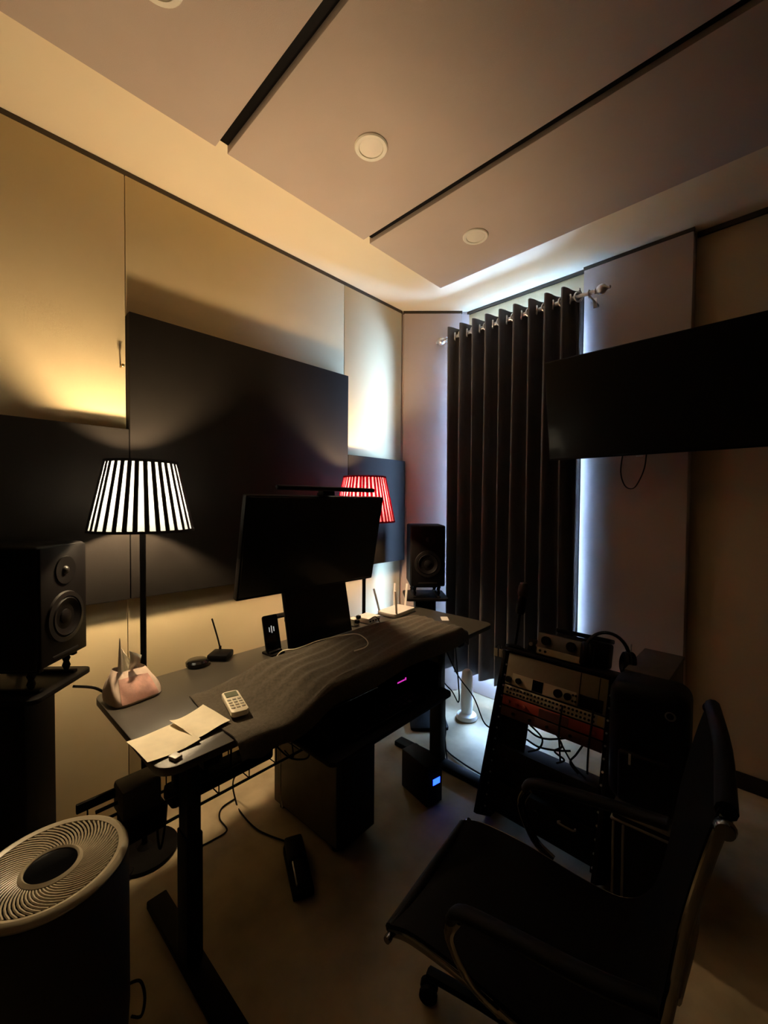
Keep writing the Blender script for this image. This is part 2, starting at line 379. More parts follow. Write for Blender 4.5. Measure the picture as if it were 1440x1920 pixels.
# ------------------------------------------------------------------ floor lamps
def floor_lamp(x, y, label, base, stripe, n, frac, rimm):
    t = thing('floor_lamp', label, 'floor lamp', (x, y, 0), group='pleated floor lamps')
    obj('base', lathe(new(), [(0, 0), (.125, 0), (.130, .006), (.128, .016), (.03, .026), (.016, .04), (0, .04)], 40), BLACKM, t)
    obj('pole', cyl(new(), .0115, 1.42, (0, 0, .74), 18), BLACKM, t)
    b = new(); cyl(b, .0135, .055, (0, 0, 1.458), 18, bev=.003)
    obj('socket', b, BLACKM, t)
    obj('bulb', lathe(new(), [(0, 1.482), (.013, 1.485), (.018, 1.493), (.031, 1.508), (.035, 1.525), (.031, 1.543), (.019, 1.556), (0, 1.561)], 20), BULBM, t)
    R0_, R1_, z0, z1 = .192, .132, 1.376, 1.656
    # bare cone behind the raised pleats
    sh = obj('shade', lathe(new(), [(R0_, z0), (R1_, z1)], 96), base, t)
    w0 = 2 * PI / n * frac
    def pleat():
        b = bmesh.new(); vs = []
        for z, R_, wd in ((z0 + .002, R0_, w0 * .95), (z1 - .002, R1_, w0 * 1.25)):
            for a, o in ((-wd / 2, .0015), (-wd / 4, .0045), (wd / 4, .0045), (wd / 2, .0015)):
                vs.append(b.verts.new(((R_ + o) * math.cos(a), (R_ + o) * math.sin(a), z)))
        for i in range(3): b.faces.new((vs[i], vs[i + 1], vs[5 + i], vs[4 + i]))
        r_ = new(); merge(r_, b); return r_
    p0 = obj('pleat', pleat(), stripe, sh)
    for k in range(1, n): twin(p0, sh, (0, 0, 0), (0, 0, 2 * PI * k / n + random.uniform(-.02, .02)))
    for R_, z in ((R0_, z0), (R1_, z1)):
        obj('rim', lathe(new(), [(R_ - .003, z - .005), (R_ + .005, z - .005), (R_ + .005, z + .005), (R_ - .003, z + .005), (R_ - .003, z - .005)], 64), rimm, t)
    sp = new()
    for k in range(3):
        a = 2 * PI * k / 3 + .4
        tube(sp, [(.014, 0, 1.44), (.10 * math.cos(a), .10 * math.sin(a), 1.40), ((R0_ - .002) * math.cos(a), (R0_ - .002) * math.sin(a), z0 + .002)], .0022, 6, 4)
    obj('spider', sp, BLACKM, t)
    return t
floor_lamp(-1.928, .541, 'lit floor lamp with black and white striped shade left of the monitor', WHITEF, DARKPL, 32, .48, DARKPL)
floor_lamp(-1.928, 1.812, 'lit floor lamp with red pleated shade behind the monitor', REDL, REDF, 40, .52, REDF)

# ------------------------------------------------------------------ desk
DZ = .77; DR = math.radians(2.0)
desk = thing('standing_desk', 'long black standing desk with rounded corners along the left wall', 'desk', (-1.548, 1.300, 0), (0, 0, DR))
obj('desktop', prism(new(), rrect(.665, 1.885, .055, 6), DZ - .025, DZ, .003), DESKM, desk)
for s, yy in ((-1, -.795), (1, .60)):
    b = box(new(), (.076, .052, .42), (.165, yy, .23), .004); obj('leg', b, BLACKM, desk)
    l_ = obj('leg_sleeve', box(new(), (.066, .044, .34), (.165, yy, .575), .003), BLACKM, desk)
    obj('foot', box(new(), (.66, .070, .030), (.20, yy, .0155), .006), BLACKM, desk)
    obj('side_beam', box(new(), (.58, .05, .03), (.03, yy, DZ - .042), .003), BLACKM, desk)
for x in (-.06, .20): obj('frame_rail', box(new(), (.03, 1.36, .03), (x, -.10, DZ - .042), .003), BLACKM, desk)
obj('control_box', box(new(), (.10, .22, .035), (.07, -.55, DZ - .075), .005), BLACK, desk)
# wire cable tray hung under the desktop
tr = new()
ZT = .455
for x in (-.06, .10): tube(tr, [(x, -1.05, ZT), (x, -.06, ZT)], .005, 6, 1)
for x in (-.06, .10): tube(tr, [(x, -1.05, ZT + .07), (x, -.06, ZT + .07)], .004, 6, 1)
for i in range(9):
    y = -1.02 + i * .118
    tube(tr, [(-.06, y, ZT + .07), (-.06, y, ZT), (.10, y, ZT), (.10, y, ZT + .07)], .0025, 5, 1)
for y in (-.62, -.09):
    for x in (-.06, .10): tube(tr, [(x, y, ZT + .07), (x, y, DZ - .026)], .004, 6, 1)
box(tr, (.012, .98, .030), (-.06, -.56, ZT + .075), .003)
obj('cable_tray', tr, BLACKM, desk)
obj('tray_hanger', box(new(), (.035, .030, .30), (.10, -.075, .605), .003), BLACKM, desk)
obj('tray_hanger', box(new(), (.025, .025, .30), (-.06, -1.03 + .44, .605), .003), BLACKM, desk)

def dk(x, y, z=DZ):   # a point on the desk, in room coordinates
    return (x, y, z)

# keyboard tray
kt = thing('keyboard_tray', 'black slide-out keyboard tray under the front of the desk', 'keyboard tray', (-1.225, 1.23, .60), (0, 0, DR))
obj('tray', prism(new(), rrect(.29, .74, .03, 5), 0, .018, .003), BLACK, kt)
obj('gap_blocker', box(new(), (.012, .72, .120), (-.150, 0, .0765), .002), BLACKM, kt)  # added blocker, keeps the lit wall from showing between tray and desktop
for s in (-1, 1):
    obj('slide_rail', box(new(), (.24, .018, .125), (-.03, s * .33, .081), .002), BLACKM, kt)
kb = thing('computer_keyboard', 'black computer keyboard lying on the slide-out tray', 'keyboard', (-1.19, 1.21, .6185), (0, 0, DR))
kc = obj('case', prism(new(), rrect(.14, .44, .012, 4), 0, .016, .002), BLACK, kb)
k0 = None
for r in range(5):
    for c in range(14):
        l = (.050 - r * .025, -.198 + c * .0305, .016)
        if k0 is None: k0 = obj('key', box(new(), (.020, .025, .008), (0, 0, .004), .002, 1), RUBBER, kc, l)
        else: twin(k0, kc, l)

# the covered music keyboard and the towel
mk = thing('music_keyboard', 'black music keyboard hidden under the charcoal towel', 'music keyboard', (-1.335, 1.390, DZ + .001), (0, 0, math.radians(3)))
obj('body', box(new(), (.28, .88, .066), (0, 0, .035), .008), BLACK, mk)
obj('key_bed', box(new(), (.12, .80, .010), (.065, 0, .072), .002), IVORY, mk)
def sstep(a, b, x):
    t = max(0, min(1, (x - a) / (b - a))); return t * t * (3 - 2 * t)
def towel_pt(u, v):
    # u along the desk, v from the wall side over the front edge
    y = .590 + u * 1.275
    ext = sstep(.02, .22, u)
    xb = -1.565 + .05 * ext + .020 * sstep(.8, 1, u) - .035 * (u - .2) * (u > .2)
    xf = -1.183 + .055 * ext - .075 * u
    rise = sstep(.085, .26, u - .10 * (v - .5) * (1 - u))
    top = DZ + .006 + (.090 + .006 * math.sin(9 * u + 2)) * rise
    L = 1.34; s = v * L
    flat = 1.0
    if s <= flat:
        x = xb + (xf - xb) * s / flat
        z = top
        z -= .080 * rise * (1 - sstep(0, .07, s)) * .35
    else:
        q = (s - flat) / (L - flat)
        hang = .035 + .030 * sstep(.08, .4, u) + .006 * math.sin(11 * u)
        a = min(1, q / .3) * PI / 2
        r_ = .022
        x = xf + r_ * math.sin(a)
        z = top - r_ * (1 - math.cos(a)) - (max(0, q - .3) / .7) * hang
        x += .012 * math.sin(14 * u + 2) * q
    if s <= flat:
        z += (.005 * math.sin(31 * u + 6 * v) * math.sin(7 * v + 2) + .004 * math.sin(53 * v + 17 * u)) * rise * sstep(0, .15, v)
        z += .0025 * (1 + math.sin(20 * v + 8 * u)) * (1 - rise)
    y += -.012 * math.sin(3 * v) * (1 - u) + .010 * math.sin(8 * v) * u
    # far end droops
    z -= .03 * sstep(.95, 1.0, u) * rise
    return (x, y, z)
tag(obj('towel', grid(new(), towel_pt, 120, 60, .005), TOWELM), 'charcoal grey towel draped over equipment on the desk', 'towel')

# ------------------------------------------------------------------ monitor
MT = math.radians(11)
mo = thing('monitor', 'large black monitor tilted forward on the middle of the desk', 'monitor', (-1.705, 1.283, 1.288), (0, MT, 0))
obj('housing', box(new(), (.035, .845, .485), (-.012, 0, 0), .008), BLACK, mo)
obj('screen', box(new(), (.004, .825, .462), (.0065, 0, .004), .001, 1), SCREEN, mo)
obj('arm', box(new(), (.13, .10, .08), (-.085, 0, -.02), .01), BLACKM, mo)
obj('post', box(new(), (.026, .09, .49), (-.193, 0, -.245), .006, rot=(0, -MT, 0)), BLACKM, mo)
obj('stand_base', box(new(), (.06, .20, .012), (-.222, 0, -.478), .004, rot=(0, -MT, 0)), BLACKM, mo)
lb = thing('monitor_light_bar', 'slim black light bar above the top edge of the monitor', 'light bar', (-1.615, 1.285, 1.562))
obj('bar', cyl(new(), .0115, .60, (0, 0, 0), 20, (PI / 2, 0, 0), bev=.003), BLACK, lb)
obj('clip', box(new(), (.045, .075, .030), (-.028, 0, -.018), .006), BLACK, lb)
obj('counterweight', box(new(), (.020, .06, .05), (-.062, 0, -.040), .006), BLACK, lb)
ps = thing('portable_screen', 'black panel screen leaning back below the large monitor', 'screen', (-1.737, 1.335, DZ), (0, -math.radians(12), math.radians(3)))
obj('housing', box(new(), (.012, .43, .30), (0, 0, .152), .004), BLACK, ps)
obj('screen', box(new(), (.002, .41, .272), (.0068, 0, .155), .0004, 1), SCREEN, ps)
obj('kickstand', box(new(), (.006, .20, .10), (-.026, 0, .050), .002, rot=(0, math.radians(22), 0)), BLACK, ps)

# ------------------------------------------------------------------ things on the desk
ph = thing('smartphone', 'black smartphone with three white bars on screen, propped beside the monitor', 'phone', (-1.745, 1.050, DZ + .016), (math.radians(-3), -math.radians(16), math.radians(8)))
obj('body', prism(new(), rrect(.088, .172, .012, 5), -.004, .004, .0015, Matrix.Translation((0, 0, .08)) @ Matrix.Rotation(PI / 2, 4, 'Z') @ Matrix.Rotation(PI / 2, 4, 'X')), GLOSSB, ph)
for i, (yy, h) in enumerate(((-.013, .022), (0, .034), (.013, .022))):
    obj('screen_icon', box(new(), (.001, .005, h), (.0046, yy, .098), .0003, 1), PHONEL, ph)
psd = thing('phone_stand', 'small black stand holding the smartphone', 'phone stand', (-1.748, 1.050, DZ), (0, 0, math.radians(8)))
obj('base', prism(new(), rrect(.085, .080, .012, 4), .0005, .009, .002), BLACKM, psd)
obj('lip', box(new(), (.030, .070, .010), (.008, 0, .0125), .003), BLACKM, psd)
obj('stem', box(new(), (.012, .045, .075), (-.026, 0, .044), .003, rot=(0, -math.radians(16), 0)), BLACKM, psd)

pk = thing('remote_puck', 'small black rounded hub lying left of the square black box', 'hub', (-1.852, .733, DZ), (0, 0, .2))
obj('body', lathe(new(), [(0, .001), (.040, .001), (.047, .006), (.048, .020), (.040, .027), (0, .029)], 32), GLOSSB, pk)
bx = thing('wireless_receiver', 'square black box with one thin antenna at the desk\'s back edge', 'receiver', (-1.862, .842, DZ), (0, 0, .75))
obj('body', box(new(), (.092, .092, .030), (0, 0, .0155), .008), BLACK, bx)
obj('antenna', tube(new(), [(-.018, .040, .030), (-.030, .044, .075), (-.062, .052, .170)], .004, 8, 2), BLACK, bx)
obj('antenna_joint', cyl(new(), .006, .02, (-.018, .040, .034), 12), BLACK, bx)

# tissue pack
def pack_pt(u, v):
    a = 2 * PI * u; ca_, sa = math.cos(a), math.sin(a)
    sx = math.copysign(abs(ca_) ** .5, ca_); sy = math.copysign(abs(sa) ** .5, sa)
    k = 1 - .80 * v ** 1.3
    wx = .066 * k * (1 + .10 * math.sin(v * PI)) + .003
    wy = .084 * (1 - .34 * v ** 1.4) + .006 * math.sin(v * PI)
    z = .104 * v * (1 - .10 * math.sin(a * 1.0 + .6)) + .006 * math.sin(5 * a + 3 * v) * v * (1 - v) * 2
    if v == 0: wx *= .93; wy *= .95; z = .001
    wob = 1 + .05 * math.sin(6 * a + 5 * v) * (v * (1.2 - v)) * 2
    return (wx * sx * wob - .030 * v, wy * sy * wob, z)
tp = thing('tissue_pack', 'soft pink tissue pack with a white tissue pulled out', 'tissue pack', (-1.722, .448, DZ), (0, 0, math.radians(12)))
obj('pack', grid(new(), pack_pt, 56, 16), PINKW, tp)
def band(u, v):
    p = pack_pt(.93 + .14 * u if u else .93, .12 + .72 * v); return (p[0] + .0022, p[1] * .80 - .010 * (1 - v), p[2])
obj('printed_band', grid(new(), lambda u, v: tuple(Vector(pack_pt((-.105 + .19 * u) % 1.0, .10 + .70 * v)) * 1.012 + Vector((.0015, 0, 0))), 14, 10, .001), PINK, tp)
def tis(u, v):
    x = .010 * math.sin(5 * u + 1) * (1 - v * .5) + .008 * math.sin(12 * u) * (1 - v) - .026
    y = -.046 + .080 * u * (1 - .82 * v) + .010 * v
    z = .090 + v * (.135 - .060 * u) + .005 * math.sin(9 * u)
    return (x, y, z)
obj('tissue', grid(new(), tis, 16, 14, .0012), TISSUE, tp)
obj('tissue_fold', grid(new(), lambda u, v: (-.014 + .014 * math.sin(2.6 * v) + .004 * math.sin(6 * u), -.010 + .046 * u * (.35 + .65 * v), .100 + .070 * v - .030 * u * v + .004 * math.sin(8 * v)), 10, 10, .0012), TISSUE, tp)

# air-conditioner remote on the towel
rm = thing('remote_control', 'ivory air-conditioner remote lying on the towel\'s left end', 'remote control', (-1.357, .664, DZ + .018), (0, math.radians(2), math.radians(-12)))
rb = obj('body', prism(new(), rrect(.158, .058, .014, 5), .0, .020, .004), IVORY, rm)
obj('display', box(new(), (.040, .042, .002), (-.048, 0, .0205), .0006, 1), LCDM, rb)
b0 = None
for r in range(4):
    for c in range(3):
        l = (-.008 + r * .019, -.017 + c * .017, .020)
        if b0 is None: b0 = obj('button', box(new(), (.010, .012, .003), (0, 0, .001), .001, 1), GREYB, rb, l)
        else: twin(b0, rb, l)

# papers on the desk's left front corner
def sheet(w_, h_, lift, seed):
    rr = random.Random(seed)
    p = [rr.uniform(0, 6) for _ in range(4)]
    def f(u, v):
        return ((u - .5) * w_, (v - .5) * h_, .0015 + lift * (abs(v - .5) * 2) ** 2 * (.6 + .4 * math.sin(3 * u + p[0])) + .0022 * (1 + math.sin(7 * u + p[1]) * math.sin(6 * v + p[2])))
    return grid(new(), f, 18, 18, .0006)
tag(obj('paper_sheet', sheet(.160, .148, .008, 2), PAPER, None, (-1.325, .424, DZ + .0005), (0, 0, math.radians(4))), 'flat cream paper on the desk\'s front left corner', 'paper', 'cream papers on the desk')
tag(obj('paper_sheet', sheet(.150, .118, .012, 7), PAPER, None, (-1.347, .541, DZ + .008), (math.radians(2), 0, math.radians(10))), 'crumpled cream paper lying against the towel\'s left edge', 'paper', 'cream papers on the desk')
tag(obj('small_box', box(new(), (.030, .024, .010), (0, 0, .005), .002), WHITE, None, (-1.222, .422, DZ + .0005), (0, 0, .3)), 'tiny white block at the desk\'s front edge by the papers', 'block')

# router and white boxes at the far end of the desk
ro = thing('wifi_router', 'white router with four raised antennas at the far end of the desk', 'router', (-1.815, 2.000, DZ), (0, 0, math.radians(8)))
obj('body', prism(new(), rrect(.150, .235, .018, 5), .004, .030, .006), WHITE, ro)
for (x, y, lx, ly) in ((-.07, -.095, -.012, -.045), (.068, -.10, .0, -.014), (-.07, .075, -.01, .02), (-.005, .112, .0, .020)):
    a = new(); tube(a, [(x, y, .016), (x, y, .03), (x + lx, y + ly, .175)], .0065, 8, 1, flat=(.0045, .0085)); obj('antenna', a, WHITE, ro)
wbx = thing('white_modem', 'low white box beside the red lamp\'s pole at the back of the desk', 'modem', (-1.822, 1.745, DZ), (0, 0, math.radians(6)))
obj('body', box(new(), (.110, .115, .032), (0, 0, .018), .006), WHITE, wbx)
for i in range(4): obj('port', box(new(), (.003, .014, .010), (.0555, -.039 + i * .026, .015), .0008, 1), BLACK, wbx)
ub = thing('charger_hub', 'small white charger with black plugs just left of the white modem', 'charger', (-1.822, 1.628, DZ), (0, 0, .1))
obj('body', box(new(), (.055, .05, .040), (0, 0, .021), .005), WHITE, ub)
obj('plug', box(new(), (.030, .022, .020), (.035, -.008, .028), .004), BLACK, ub)
obj('plug', box(new(), (.024, .022, .020), (.030, .012, .050), .004), BLACK, ub)
tag(obj('card', box(new(), (.045, .085, .004), (0, 0, .0022), .001, 1), WHITE, None, (-1.512, 2.115, DZ + .0005), (0, 0, .75)), 'small white card lying right of the towel near the curtain', 'card')
cable('white_cable', [(-1.575, .93, DZ + .012), (-1.530, .955, DZ + .088), (-1.470, 1.00, DZ + .1065), (-1.482, 1.125, DZ + .1085), (-1.466, 1.236, DZ + .1085), (-1.435, 1.301, DZ + .1085), (-1.369, 1.291, DZ + .1085), (-1.306, 1.254, DZ + .1085), (-1.276, 1.207, DZ + .1085), (-1.275, 1.145, DZ + .1085)], .0024, IVORY, 'thin pale cable curling across the top of the towel')
cable('black_cable', [(-1.76, 1.70, DZ + .03), (-1.73, 1.72, DZ + .05), (-1.725, 1.75, DZ + .015), (-1.69, 1.72, DZ + .004), (-1.66, 1.66, DZ + .004)], .003, RUBBER, 'short black cable hanging in front of the white modem')

# ------------------------------------------------------------------ studio speakers on stands
def speaker(c, n, label):
    ang = math.atan2(n[1], n[0])
    t = thing('studio_speaker', label, 'speaker', c, (0, 0, ang), 'studio speakers')
    obj('cabinet', box(new(), (.28, .245, .425), (0, 0, .2135), .012, 3), BLACK, t)
    obj('baffle', box(new(), (.012, .232, .412), (.142, 0, .2135), .005), BLACKM, t)
    q = (0, PI / 2, 0)
    obj('woofer_ring', lathe(new(), [(.072, .0), (.074, .010), (.090, .008), (.094, .0)], 40, (.147, 0, .160), q), GREYB_D, t)
    obj('woofer_cone', lathe(new(), [(.073, .004), (.066, .010), (.058, .004), (.028, -.004), (.026, .004), (.012, .010), (0, .011)], 40, (.1475, 0, .160), q), BLACK, t)
    obj('tweeter_guide', lathe(new(), [(.052, .0), (.050, .005), (.018, .002), (0, .002)], 36, (.1475, 0, .330), q), BLACKM, t)
    obj('tweeter_dome', lathe(new(), [(.016, .0), (.013, .006), (.007, .010), (0, .011)], 20, (.1495, 0, .330), q), GREYB_D, t)
    obj('port', box(new(), (.004, .13, .014), (.148, 0, .026), .002), RUBBER, t)
    return t
GREYB_D = mat('satin_black_ring', (0.006, 0.005, 0.0048), .4, noise=.05, nscale=40, spec=.25)
def speaker_stand(c, n, label):
    ang = math.atan2(n[1], n[0])
    t = thing('speaker_stand', label, 'speaker stand', (c[0], c[1], 0), (0, 0, ang), 'speaker stands')
    obj('top_plate', prism(new(), rrect(.30, .30, .03, 4), .812, .830, .003), BLACKM, t)
    obj('column', box(new(), (.115, .15, .79), (0, 0, .415), .01), BLACKM, t)
    obj('base_plate', prism(new(), rrect(.40, .25, .02, 4, .125, 0), .002, .022, .003), BLACKM, t)
    return t
def tilt_stand(c, n, z, label):
    ang = math.atan2(n[1], n[0])
    t = thing('tilt_stand', label, 'speaker tilt stand', (c[0], c[1], z), (0, 0, ang), 'speaker tilt stands')
    for s in (-1, 1):
        obj('foot_bar', box(new(), (.25, .022, .012), (0, s * .085, .0065), .003), RUBBER, t)
        obj('top_bar', box(new(), (.25, .022, .012), (0, s * .085, .076), .003), RUBBER, t)
        for x in (-.09, .09): obj('leg', lathe(new(), [(.008, .012), (.014, .030), (.009, .045), (.014, .058), (.008, .071)], 12, (x, s * .085, 0)), RUBBER, t)
    obj('cross_bar', cyl(new(), .008, .17, (.09, 0, .076), 12, (PI / 2, 0, 0)), RUBBER, t)
    obj('cross_bar', cyl(new(), .008, .17, (-.09, 0, .076), 12, (PI / 2, 0, 0)), RUBBER, t)
    return t
NL = (.68, .73); NR = (.72, -.69)
LS = (-1.985, .165); RS = (-1.872, 2.366)
speaker_stand(LS, NL, 'black speaker stand at the left edge of the photo')
tilt_stand(LS, NL, .830, 'black legged tilt stand under the left speaker')
speaker((LS[0], LS[1], .913), NL, 'black studio speaker on the stand at the left edge')
speaker_stand(RS, NR, 'black speaker stand in the corner by the curtain')
tilt_stand(RS, NR, .830, 'black legged tilt stand under the speaker by the curtain')
speaker((RS[0], RS[1], .913), NR, 'black studio speaker in the corner beside the curtain')
cable('speaker_cable', [(-1.93, .30, .79), (-1.90, .36, .775), (-1.90, .40, .74)], .005, RUBBER, 'short black cable between left speaker stand and desk corner')

# ------------------------------------------------------------------ television
tv = thing('television', 'large black television on an arm in front of the back wall', 'television', (-.505, 2.448, 2.040), (math.radians(9.0), 0, math.radians(-.8)))
obj('housing', box(new(), (1.06, .040, .576), (0, .022, 0), .006), BLACK, tv)
obj('screen', box(new(), (1.045, .003, .560), (0, .0005, .003), .0008, 1), SCREEN, tv)
obj('badge', box(new(), (.034, .008, .008), (-.05, .004, -.292), .002, 1), SILVER, tv)
obj('arm', box(new(), (.07, .25, .05), (-.02, .160, -.02), .008), BLACKM, tv)
obj('wall_plate', box(new(), (.20, .016, .20), (-.02, .290, .02), .004, rot=(-math.radians(9), 0, 0)), BLACKM, tv)
cable('tv_cable', [(-0.645, 2.56, 1.80), (-0.660, 2.57, 1.68), (-0.640, 2.58, 1.60), (-0.600, 2.58, 1.585), (-0.570, 2.58, 1.63), (-0.545, 2.57, 1.70), (-0.535, 2.56, 1.79)], .0035, RUBBER, 'thin black cable looping below the television')

# ------------------------------------------------------------------ computer, pedal and clutter under the desk
pc = thing('computer_tower', 'large dark computer tower standing on the floor under the desk', 'computer', (-1.555, 1.195, 0), (0, 0, math.radians(3)))
obj('case', box(new(), (.47, .215, .475), (0, 0, .2595), .008), BLACK, pc)
obj('side_panel', box(new(), (.445, .005, .45), (0, -.1095, .2595), .002, 1), PCSIDE, pc)
obj('front_panel', box(new(), (.012, .205, .46), (.240, 0, .2595), .004), BLACKM, pc)
for x in (-.19, .19):
    for y in (-.08, .08): obj('foot', cyl(new(), .018, .022, (x, y, .011), 14), RUBBER, pc)
obj('power_button', cyl(new(), .010, .004, (.247, .06, .43), 14, (0, PI / 2, 0)), GREYP, pc)

pd = thing('sustain_pedal', 'black piano sustain pedal with metal tread lying on the floor', 'pedal', (-1.385, .945, 0), (0, 0, math.radians(-24)))
obj('base', prism(new(), [(-.125, -.036), (-.105, -.044), (.125, -.040), (.130, 0), (.125, .040), (-.105, .044), (-.125, .036)], .001, .030, .004), RUBBER, pd)
obj('housing', box(new(), (.13, .076, .030), (-.060, 0, .042), .010), BLACK, pd)
obj('tread', box(new(), (.115, .042, .008), (.055, 0, .046), .004, rot=(0, math.radians(5), 0)), BLACKM, pd)
obj('tread_edge', box(new(), (.100, .005, .010), (.055, -.0225, .047), .002, rot=(0, math.radians(5), 0)), SILVER, pd)
cable('pedal_cable', [(-1.498, 0.99, 0.022), (-1.627, 0.953, 0.006), (-1.708, 0.932, 0.006), (-1.821, 0.93, 0.006), (-1.919, 0.946, 0.006), (-1.899, 0.9259999999999999, 0.15), (-1.52, 0.86, 0.46)], .004, RUBBER, 'black cable running from the sustain pedal up under the desk')
cable('floor_cable', [(-1.818, 0.661, 0.006), (-1.785, 0.709, 0.006), (-1.776, 0.769, 0.006), (-1.785, 0.835, 0.006), (-1.876, 0.843, 0.006), (-1.934, 0.88, 0.006), (-1.949, 0.953, 0.006)], .004, RUBBER, 'thin dark cable snaking over the floor behind the desk\'s left leg')
cable('looped_cable', [(-1.56, .93, .50), (-1.50, 1.00, .47), (-1.48, 1.06, .42), (-1.50, 1.07, .36), (-1.55, 1.02, .36), (-1.57, .96, .43), (-1.58, .92, .50)], .004, RUBBER, 'black cable loop hanging from the under-desk tray')

ad = thing('power_adapter', 'dark grey power brick hanging at the left end of the tray', 'power adapter', (-1.55, .415, .500), (0, 0, DR))
obj('body', box(new(), (.10, .12, .10), (0, 0, .012), .012), GREYD, ad)
obj('transformer', box(new(), (.095, .13, .085), (.01, .01, -.075), .012), BLACK, ad)
obj('cable_end', cyl(new(), .006, .06, (0, -.09, .01), 10, (PI / 2, 0, 0)), RUBBER, ad)
ad2 = thing('power_adapter', 'round dark power brick on the tray right of the left desk leg', 'power adapter', (-1.45, .80, .575), (0, 0, DR))
obj('body', lathe(new(), [(0, -.045), (.050, -.045), (.062, -.03), (.062, .03), (.050, .045), (0, .045)], 28), GREYD, ad2)
obj('cable_end', cyl(new(), .006, .06, (0, .085, .0), 10, (PI / 2, 0, 0)), RUBBER, ad2)
st = thing('power_strip', 'long black power strip lying in the under-desk tray', 'power strip', (-1.51, .69, .463), (0, 0, DR))
obj('body', box(new(), (.085, .40, .060), (0, 0, .0155), .016), BLACK, st)
for i in range(5): obj('outlet', cyl(new(), .020, .003, (0, -.16 + i * .08, .0460), 18), RUBBER, st)
for i in range(2): obj('plug', box(new(), (.04, .04, .045), (0, -.16 + i * .08, .068), .008), BLACK, st)
cable('white_wire', [(-1.60, .36, .42), (-1.61, .35, .25), (-1.62, .33, .10), (-1.60, .29, .01), (-1.50, .26, .006)], .003, IVORY, 'thin white wire dropping to the floor left of the desk leg')
cable('dangling_cable', [(-1.52, .47, .48), (-1.515, .465, .36), (-1.52, .475, .30), (-1.525, .49, .36), (-1.525, .50, .47)], .004, RUBBER, 'narrow black cable loop dangling beside the left desk leg')
cable('leg_wire', [(-1.66, 1.02, .72), (-1.665, 1.03, .50), (-1.66, 1.035, .30), (-1.65, 1.03, .16), (-1.62, 1.02, .10)], .004, IVORY, 'pale wire hanging down beside the computer tower')
cable('leg_wire', [(-1.60, 1.00, .70), (-1.59, 1.02, .52), (-1.56, 1.03, .42), (-1.575, 1.045, .34), (-1.62, 1.03, .36)], .0035, RUBBER, 'dark wire curling in front of the tower\'s side panel')

up = thing('backup_power_unit', 'black backup power unit with a glowing blue display on the floor', 'backup power unit', (-1.355, 1.655, 0), (0, 0, math.radians(-10)))
obj('case', box(new(), (.20, .10, .20), (.04, 0, .103), .008), BLACK, up)
obj('face', box(new(), (.008, .094, .19), (.142, 0, .103), .003), BLACKM, up)
obj('display', box(new(), (.002, .046, .030), (.1468, .008, .120), .0005, 1), BLUEL, up)
au = thing('audio_interface', 'black audio device under the desk edge with a glowing magenta light', 'audio interface', (-1.30, 1.385, .662), (0, 0, DR))
obj('case', box(new(), (.16, .15, .045), (0, 0, .0245), .005), BLACK, au)
obj('status_light', box(new(), (.002, .050, .006), (.081, -.01, .034), .0005, 1), MAGL, au)
obj('status_light', box(new(), (.002, .008, .012), (.081, .022, .036), .0005, 1), MAGL, au)
wt = thing('white_tower', 'white plastic pillar on a round foot below the curtain', 'pillar', (-1.560, 2.455, 0))
obj('foot', lathe(new(), [(0, .001), (.070, .001), (.074, .010), (.066, .030), (.030, .045), (0, .045)], 36), WHITE, wt)
obj('pillar', lathe(new(), [(0, .040), (.038, .040), (.042, .10), (.040, .26), (.034, .325), (.020, .340), (0, .342)], 32), WHITE, wt)
for i, pts in enumerate((
    [(-1.50, 1.98, .68), (-1.53, 2.05, .40), (-1.50, 2.10, .20), (-1.52, 2.15, .05), (-1.45, 2.05, .008), (-1.30, 2.00, .008), (-1.10, 1.98, .01)],
    [(-1.60, 2.05, .70), (-1.60, 2.20, .36), (-1.56, 2.28, .24), (-1.50, 2.26, .20), (-1.46, 2.20, .34), (-1.46, 2.14, .70)],
    [(-1.48, 1.96, .30), (-1.45, 2.02, .16), (-1.40, 1.99, .02), (-1.33, 1.92, .008), (-1.2, 1.88, .008), (-1.06, 1.93, .01)],
    [(-1.54, 2.08, .70), (-1.48, 2.20, .42), (-1.40, 2.28, .26), (-1.30, 2.25, .14), (-1.15, 2.15, .20), (-1.05, 2.05, .30)],
)):
    cable('black_cable', pts, .0045, RUBBER, ['black cable dropping straight to the floor right of the right desk leg', 'black cable looping under the desk\'s far corner', 'black cable crossing the floor between desk leg and rack', 'black cable slung from the desk to the gear rack'][i])

# ------------------------------------------------------------------ gear rack and its units
RT = math.radians(17)
RM = Matrix.Translation((-.735, 1.660, 0)) @ Matrix.Rotation(-RT, 4, 'X')
def rk(o, x, y, z):   # place a thing in the tilted rack's own frame: x across, y inward, z up the rails
    o.matrix_world = RM @ Matrix.Translation((x, y, z)); return o
rack = thing('gear_rack', 'black tilted equipment rack standing before the curtain', 'equipment rack')
rack.matrix_world = RM
for s in (-1, 1):
    b = prism(new(), [(-.05, .07), (.34, -.045), (.30, .80), (.0, .80)], s * .252 - .009, s * .252 + .009, .002, Matrix(((0, 0, 1, 0), (1, 0, 0, 0), (0, 1, 0, 0), (0, 0, 0, 1))))
    sd = obj('side_panel', b, BLACKM, rack)
    rl = obj('rail', box(new(), (.018, .004, .70), (s * .233, .002, .43), .0008, 1), BLACKM, rack)
    sc0 = None
    for i in range(14):
        l = (s * .233, -.001, .10 + i * .049)
        if sc0 is None: sc0 = obj('screw', cyl(new(), .0045, .003, (0, 0, 0), 10, (PI / 2, 0, 0)), SILVER, rl, l)
        else: twin(sc0, rl, l)
obj('top_board', box(new(), (.53, .36, .014), (0, .165, .812), .003), BLACKM, rack)
